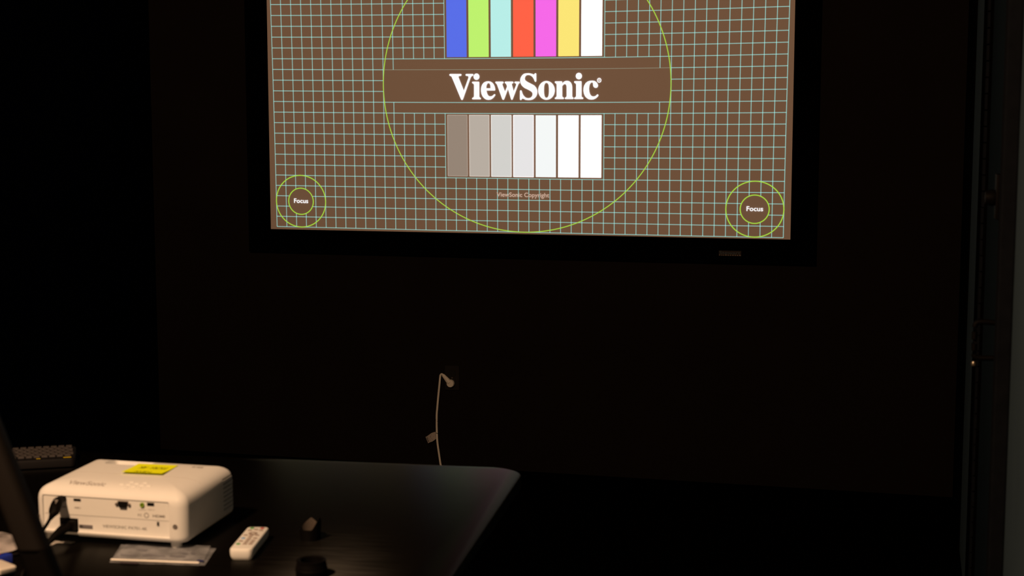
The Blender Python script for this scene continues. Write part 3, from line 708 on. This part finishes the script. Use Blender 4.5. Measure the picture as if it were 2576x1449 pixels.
# ================================================================= remote control
rm = thing('remote_control', 'slim white remote control with coloured buttons lying right of the projector', 'remote', (.4495, -3.766, TZ), math.radians(11.5))
RW, RL = .043, .152
bm = bmesh.new()
loft(bm, RW, RL, .009, [(0.0004, .005), (.002, .003), (.008, .0008), (.015, 0), (.0208, .0006), (.0224, .0020), (.0228, .004)], 7)
obj('shell', bm, M['white'], rm, smooth=True)
def rbtn(u, v, w, d, m, nm_='button'):
    bm = bmesh.new(); loft(bm, w, d, min(w, d) * .4, [(0, 0), (.0009, .0001), (.0013, .0007)], 3, Matrix.Translation(((u - .5) * .038, (v - .5) * .143, .0226)))
    return obj(nm_, bm, m, rm, smooth=True)
gr = mat('grey_rubber_button', (150, 136, 130), .6, .2); grn = mat('green_button', (52, 150, 60), .5, .3); red = mat('red_button', (170, 46, 42), .5, .3); blu = mat('blue_button', (110, 160, 215), .5, .3)
for u, v, m_, lb in ((.20, .19, grn, 'green button'), (.21, .455, blu, 'pale blue button'), (.24, .945, grn, 'green button'), (.76, .945, red, 'red power button')):
    b = rbtn(u, v, .0080, .0085, m_); b['label'] = lb
for u, v in [(.52, .19), (.80, .19), (.21, .32), (.52, .27), (.80, .27), (.52, .35), (.80, .35), (.52, .43), (.80, .46), (.50, .52), (.2, .60), (.78, .60), (.50, .60), (.22, .83), (.50, .87), (.78, .84)]:
    rbtn(u, v, .0085, .0070, gr)
bm = bmesh.new(); lathe(bm, [(0.0042, 0), (.0042, .0012), (.0085, .0012), (.0085, 0)], 20, Matrix.Translation((0, .0265, .0226))); obj('button_ring', bm, gr, rm, smooth=True)

# ================================================================= zip bag under the projector's right foot
def plastic(name, tint, a, rough=.25, nscale=30, bump=.6):
    m = mat(name, tint, rough, .5, .15, nscale, bump=bump)
    nt = m.node_tree; b = nt.nodes['Principled BSDF']
    nz = [x for x in nt.nodes if x.type == 'TEX_NOISE'][0]
    r = nt.nodes.new('ShaderNodeMapRange'); r.inputs[1].default_value = .35; r.inputs[2].default_value = .65
    r.inputs[3].default_value = a * .6; r.inputs[4].default_value = min(1, a * 1.35)
    nt.links.new(nz.outputs['Fac'], r.inputs[0]); nt.links.new(r.outputs[0], b.inputs['Alpha'])
    return m
bagm = plastic('clear_bag_plastic', (190, 194, 204), .30)
def sheet(bm, c, nx=16, ny=12, amp=.0015, th=.0004, seed=1, base=.0006, puff=0.0):
    rnd = random.Random(seed); ph_ = [rnd.uniform(0, 6) for _ in range(6)]
    g = []
    for j in range(ny + 1):
        row = []
        for i in range(nx + 1):
            s, t = i / nx, j / ny
            p = Vector(c[0]).lerp(Vector(c[1]), s).lerp(Vector(c[3]).lerp(Vector(c[2]), s), t)
            w = math.sin(9 * s + 4 * t + ph_[0]) * math.sin(7 * t - 5 * s + ph_[1]) + .5 * math.sin(21 * s - 13 * t + ph_[2])
            z = base + amp * (.5 + .33 * w) + puff * math.sin(math.pi * s) * math.sin(math.pi * t)
            row.append(bm.verts.new((p.x, p.y, max(.0003, z))))
        g.append(row)
    fs = []
    for j in range(ny):
        for i in range(nx): fs.append(bm.faces.new((g[j][i], g[j][i + 1], g[j + 1][i + 1], g[j + 1][i])))
zb = thing('zip_bag', 'clear plastic zip bag lying flat under the front foot of the projector', 'bag', (.312, -3.845, TZ), 0)
bo = Vector((.312, -3.845, 0))
def L2(x, y): return (x - bo.x, y - bo.y, 0)
bm = bmesh.new(); sheet(bm, [L2(.238, -3.912), L2(.415, -3.886), L2(.386, -3.778), L2(.200, -3.800)], amp=.0012, base=.0003, seed=3)
obj('lower_sheet', bm, bagm, zb, smooth=True)
bm = bmesh.new(); sheet(bm, [L2(.237, -3.905), L2(.408, -3.880), L2(.372, -3.772), L2(.210, -3.797)], amp=.0022, base=.0018, seed=5)
up = obj('upper_sheet', bm, bagm, zb, smooth=True)
bm = bmesh.new()
zs = [(.237, -3.9040, .0042), (.28, -3.8980, .0040), (.325, -3.8925, .0043), (.365, -3.8865, .0039), (.402, -3.8815, .0041)]
tube(bm, smooth_path([(x - bo.x, y - bo.y, z) for x, y, z in zs], 4), .0022, 8, .8)
zp = obj('zip_strip', bm, mat('zip_strip_plastic', (240, 236, 230), .35, .6), zb, smooth=True); zp['label'] = 'bright white zip seal'
bm = bmesh.new(); loft(bm, .014, .008, .0035, [(0, 0), (.0008, 0)], 4, Matrix.Translation((*L2(.400, -3.872)[:2], .0046))); o = obj('printed_mark', bm, mat('blue_print', (24, 30, 90), .5, .3), zb); o['label'] = 'small dark blue printed spot'
bm = bmesh.new(); loft(bm, .036, .006, .0028, [(0, 0), (.0008, 0)], 4, Matrix.Translation((*L2(.277, -3.9095)[:2], .0020)) @ Matrix.Rotation(math.radians(8), 4, 'Z')); o = obj('printed_mark', bm, mat('dark_red_blue_print', (30, 8, 30), .5, .3), zb); o['label'] = 'dark red and blue printed oval'
bm = bmesh.new()
for k, (x, y, w) in enumerate(((.255, -3.872, .030), (.30, -3.862, .045), (.345, -3.855, .030), (.35, -3.835, .012), (.365, -3.832, .010), (.262, -3.835, .02))):
    loft(bm, w, .0025, .001, [(0, 0), (.0003, 0)], 2, Matrix.Translation((*L2(x, y)[:2], .0045)) @ Matrix.Rotation(math.radians(8), 4, 'Z'))
obj('faint_lettering', bm, mat('slate_print', (88, 86, 100), .6, .3), zb)

# ================================================================= the two small black rings at the right
hood = thing('lens_hood', 'small black petal-shaped lens hood standing upright right of the remote', 'lens hood', (.533, -3.672, TZ), 0)
def petal_h(a):                                # rim height around the hood
    d = lambda c, w: max(0.0, 1 - abs((a - c + math.pi) % (2 * math.pi) - math.pi) / w)
    return .022 + .016 * d(math.radians(106), math.radians(62)) ** .9 + .024 * d(math.radians(-8), math.radians(52)) ** 1.0
bm = bmesh.new(); n = 64
o_b = []; o_t = []; i_t = []; i_b = []
for i in range(n):
    a = 2 * math.pi * i / n; c, s = math.cos(a), math.sin(a); h = petal_h(a)
    o_b.append(bm.verts.new((.0195 * c, .0195 * s, 0))); o_t.append(bm.verts.new((.0208 * c, .0208 * s, h)))
    i_t.append(bm.verts.new((.0192 * c, .0192 * s, h))); i_b.append(bm.verts.new((.0178 * c, .0178 * s, .0)))
for i in range(n):
    j = (i + 1) % n
    bm.faces.new((o_b[i], o_b[j], o_t[j], o_t[i])); bm.faces.new((o_t[i], o_t[j], i_t[j], i_t[i])); bm.faces.new((i_b[i], i_b[j], o_b[j], o_b[i]))
obj('outer_wall', bm, M['pitch'], hood, smooth=True)
bm = bmesh.new(); gi = []
for i in range(n):
    a = 2 * math.pi * i / n; c, s = math.cos(a), math.sin(a); h = petal_h(a) - .0003
    gi.append((bm.verts.new((.0176 * c, .0176 * s, .0005)), bm.verts.new((.0190 * c, .0190 * s, h))))
for i in range(n):
    j = (i + 1) % n; bm.faces.new((gi[i][0], gi[j][0], gi[j][1], gi[i][1]))
lin_ = obj('felt_lining', bm, mat('lit_brown_felt', (0.075, 0.060, 0.050), .9, .2, .3, 600, linear=True), hood, smooth=True); lin_['label'] = 'felt lining with the lamp light put into its brown'  # lamplit tone of the inner wall is put into the brown
cap = thing('round_pot', 'squat black round pot with open top at the lower frame edge', 'pot', (.6245, -3.891, TZ), 0)
bm = bmesh.new(); lathe(bm, [(0, 0), (.0270, 0), (.0280, .002), (.0275, .020), (.0262, .0225), (.0262, .0295), (.0225, .0305), (.0195, .0290), (.0190, .006), (0, .005)], 40)
obj('pot_wall', bm, M['pitch'], cap, smooth=True)
bm = bmesh.new(); lathe(bm, [(.0277, .010), (.0287, .011), (.0287, .014), (.0277, .015)], 40); obj('raised_band', bm, M['pitch'], cap, smooth=True)

# ================================================================= keyboard
KA = math.radians(29)
kb = thing('keyboard', 'dark grey compact keyboard with yellow marks at the table rear left', 'keyboard', (-.2195, -3.257, TZ), KA)
kbm = mat('charcoal_keyboard_plastic', (0.0065, 0.0058, 0.0068), .6, .15, .1, 60, linear=True)
kym = mat('grey_key_plastic', (0.048, 0.041, 0.040), .5, .3, .15, 60, linear=True)
KWd, KDp = .30, .118
bm = bmesh.new(); loft(bm, KWd, KDp, .010, [(0.0006, .006), (.004, .001), (.018, 0), (.0225, .0015), (.0235, .004)], 6, Matrix.Translation((-KWd / 2, KDp / 2, 0)))
for v in bm.verts:
    if v.co.z > .01: v.co.z += .004 * v.co.y / KDp
obj('case', bm, kbm, kb, smooth=True)
kp = .0172
key_me = None
for r_ in range(6):
    yk = .0225 + r_ * .0163
    for c_ in range(16):
        xk = -.0165 - c_ * kp + (.0, .0052, -.0035, .0030, -.0060, .0)[r_]
        if xk > -.0095: xk = -.0125
        if xk < -KWd + .012: continue
        if key_me is None:
            b = bmesh.new(); loft(b, .0150, .0098, .002, [(0, 0), (.0046, .0006), (.0052, .0014)], 2); 
            ko = obj('key', b, kym, kb); key_me = ko.data
        else:
            ko = bpy.data.objects.new('key', key_me); COL.objects.link(ko); ko.parent = kb
        ko.location = (xk, yk, .0237 + .004 * yk / KDp)
ym = mat('yellow_mark_paint', (225, 195, 10), .5, .3)
o = boxo('yellow_mark', ym, kb, -.0260, -.0085, .0075, .0118, .0236, .0243); o['label'] = 'yellow bar below the last key'
o = boxo('yellow_mark', ym, kb, -.086, -.077, .0085, .0112, .0236, .0243); o['label'] = 'small yellow print below the keys'

# ================================================================= clutter at the lower left corner
pk = thing('plastic_packet', 'clear plastic packet with blue and red print at the lower left frame edge', 'packet', (.004, -3.893, TZ + .0085), math.radians(-14))
bm = bmesh.new(); sheet(bm, [(-.07, -.052, 0), (.045, -.056, 0), (.050, .058, 0), (-.07, .060, 0)], amp=.004, base=.0015, seed=9, puff=.012)
obj('wrap', bm, plastic('hazy_packet_plastic', (190, 184, 186), .55, .3), pk, smooth=True)
bm = bmesh.new(); loft(bm, .018, .046, .003, [(-.008, 0), (.006, 0), (.0075, .001)], 3, Matrix.Translation((.066, -.066, .0)))
o = obj('printed_label', bm, mat('deep_blue_card', (28, 48, 150), .5, .3), pk, smooth=True); o['label'] = 'deep blue printed card'
bm = bmesh.new(); loft(bm, .050, .020, .003, [(-.008, 0), (.006, 0), (.0075, .001)], 3, Matrix.Translation((.030, -.062, .0)))
o = obj('printed_label', bm, mat('red_card', (150, 22, 40), .5, .3), pk, smooth=True); o['label'] = 'red printed card'
ad = thing('power_adapter', 'white plastic adapter block with small dark sockets in the lower left corner', 'adapter', (.062, -4.000, TZ), math.radians(-28))
bm = bmesh.new(); loft(bm, .085, .036, .006, [(.0003, .002), (.003, 0), (.010, 0), (.0125, .002), (.013, .004)], 5)
obj('block', bm, mat('beige_plastic', (196, 190, 182), .5, .2), ad, smooth=True)
for k in range(4):
    boxo('dark_socket', M['hole'], ad, -.030 + k * .018, -.020 + k * .018, -.0186, -.0175, .003, .0095, .0004)
wr = thing('plastic_scrap', 'small crumpled scrap of clear plastic beside the mains cable', 'plastic', (.078, -3.828, TZ), math.radians(10))
pm = plastic('clear_scrap_plastic', (215, 210, 204), .6, .3, 60)
bm = bmesh.new(); sheet(bm, [(-.030, -.050, 0), (-.014, -.052, 0), (.004, .006, 0), (-.020, .008, 0)], 6, 8, .004, seed=21); obj('strip', bm, pm, wr, smooth=True)
bm = bmesh.new(); sheet(bm, [(-.024, -.002, 0), (.030, -.004, 0), (.034, .012, 0), (-.020, .012, 0)], 8, 4, .004, seed=22); obj('strip', bm, pm, wr, smooth=True)

# ================================================================= slanted dark stand nearest the camera
sd = thing('equipment_stand', 'blurred dark slanted stand arm at the left frame edge nearest the camera', 'stand', (.54, -4.62, 0), 0)
sb = (.54, -4.62, 0)
Rr = Vector((.967, .254, 0)); Ff = Vector((-.254, .967, 0))
def prism(bm, c0, c1, w, d, bevel=.006):
    """leaning bar between two centre points, w across the view and d away from it"""
    n_ = 5; rings = []
    for c in (c0, c1):
        rings.append([bm.verts.new(Vector(rel(c, sb)) + Rr * x + Ff * y) for x, y in rrect(w, d, bevel, n_)])
    a, b = rings; k = len(a)
    for i in range(k): bm.faces.new((a[i], a[(i + 1) % k], b[(i + 1) % k], b[i]))
    bm.faces.new(a); bm.faces.new(b)
P0 = Vector((.5249, -4.6144, .989)) + Ff * .02
lean = Vector((.4660, -4.6090, 1.124)) + Ff * .02 - P0
bm = bmesh.new(); prism(bm, P0, P0 + lean * 2.4, .0385, .04, .012)
o = obj('arm_cover', bm, mat('brown_black_satin_plastic', (0.0085, 0.0065, 0.0055), .6, .12, .15, 12, linear=True), sd, smooth=True); o['label'] = 'satin dark arm cover'
bm = bmesh.new(); prism(bm, P0 - lean * .55, P0 - lean * .005, .040, .036, .010); obj('lower_arm', bm, M['pitch'], sd, smooth=True)
Q = P0 - lean * .55
bm = bmesh.new(); prism(bm, (Q.x, Q.y, .02), (Q.x, Q.y, Q.z + .02), .045, .07, .01); obj('post', bm, M['pitch'], sd, smooth=True)
bm = bmesh.new(); loft(bm, .34, .30, .05, [(0, 0), (.015, 0), (.022, .01)], 6, Matrix.Translation((Q.x - sb[0], Q.y - sb[1], 0))); obj('base_plate', bm, M['pitch'], sd, smooth=True)
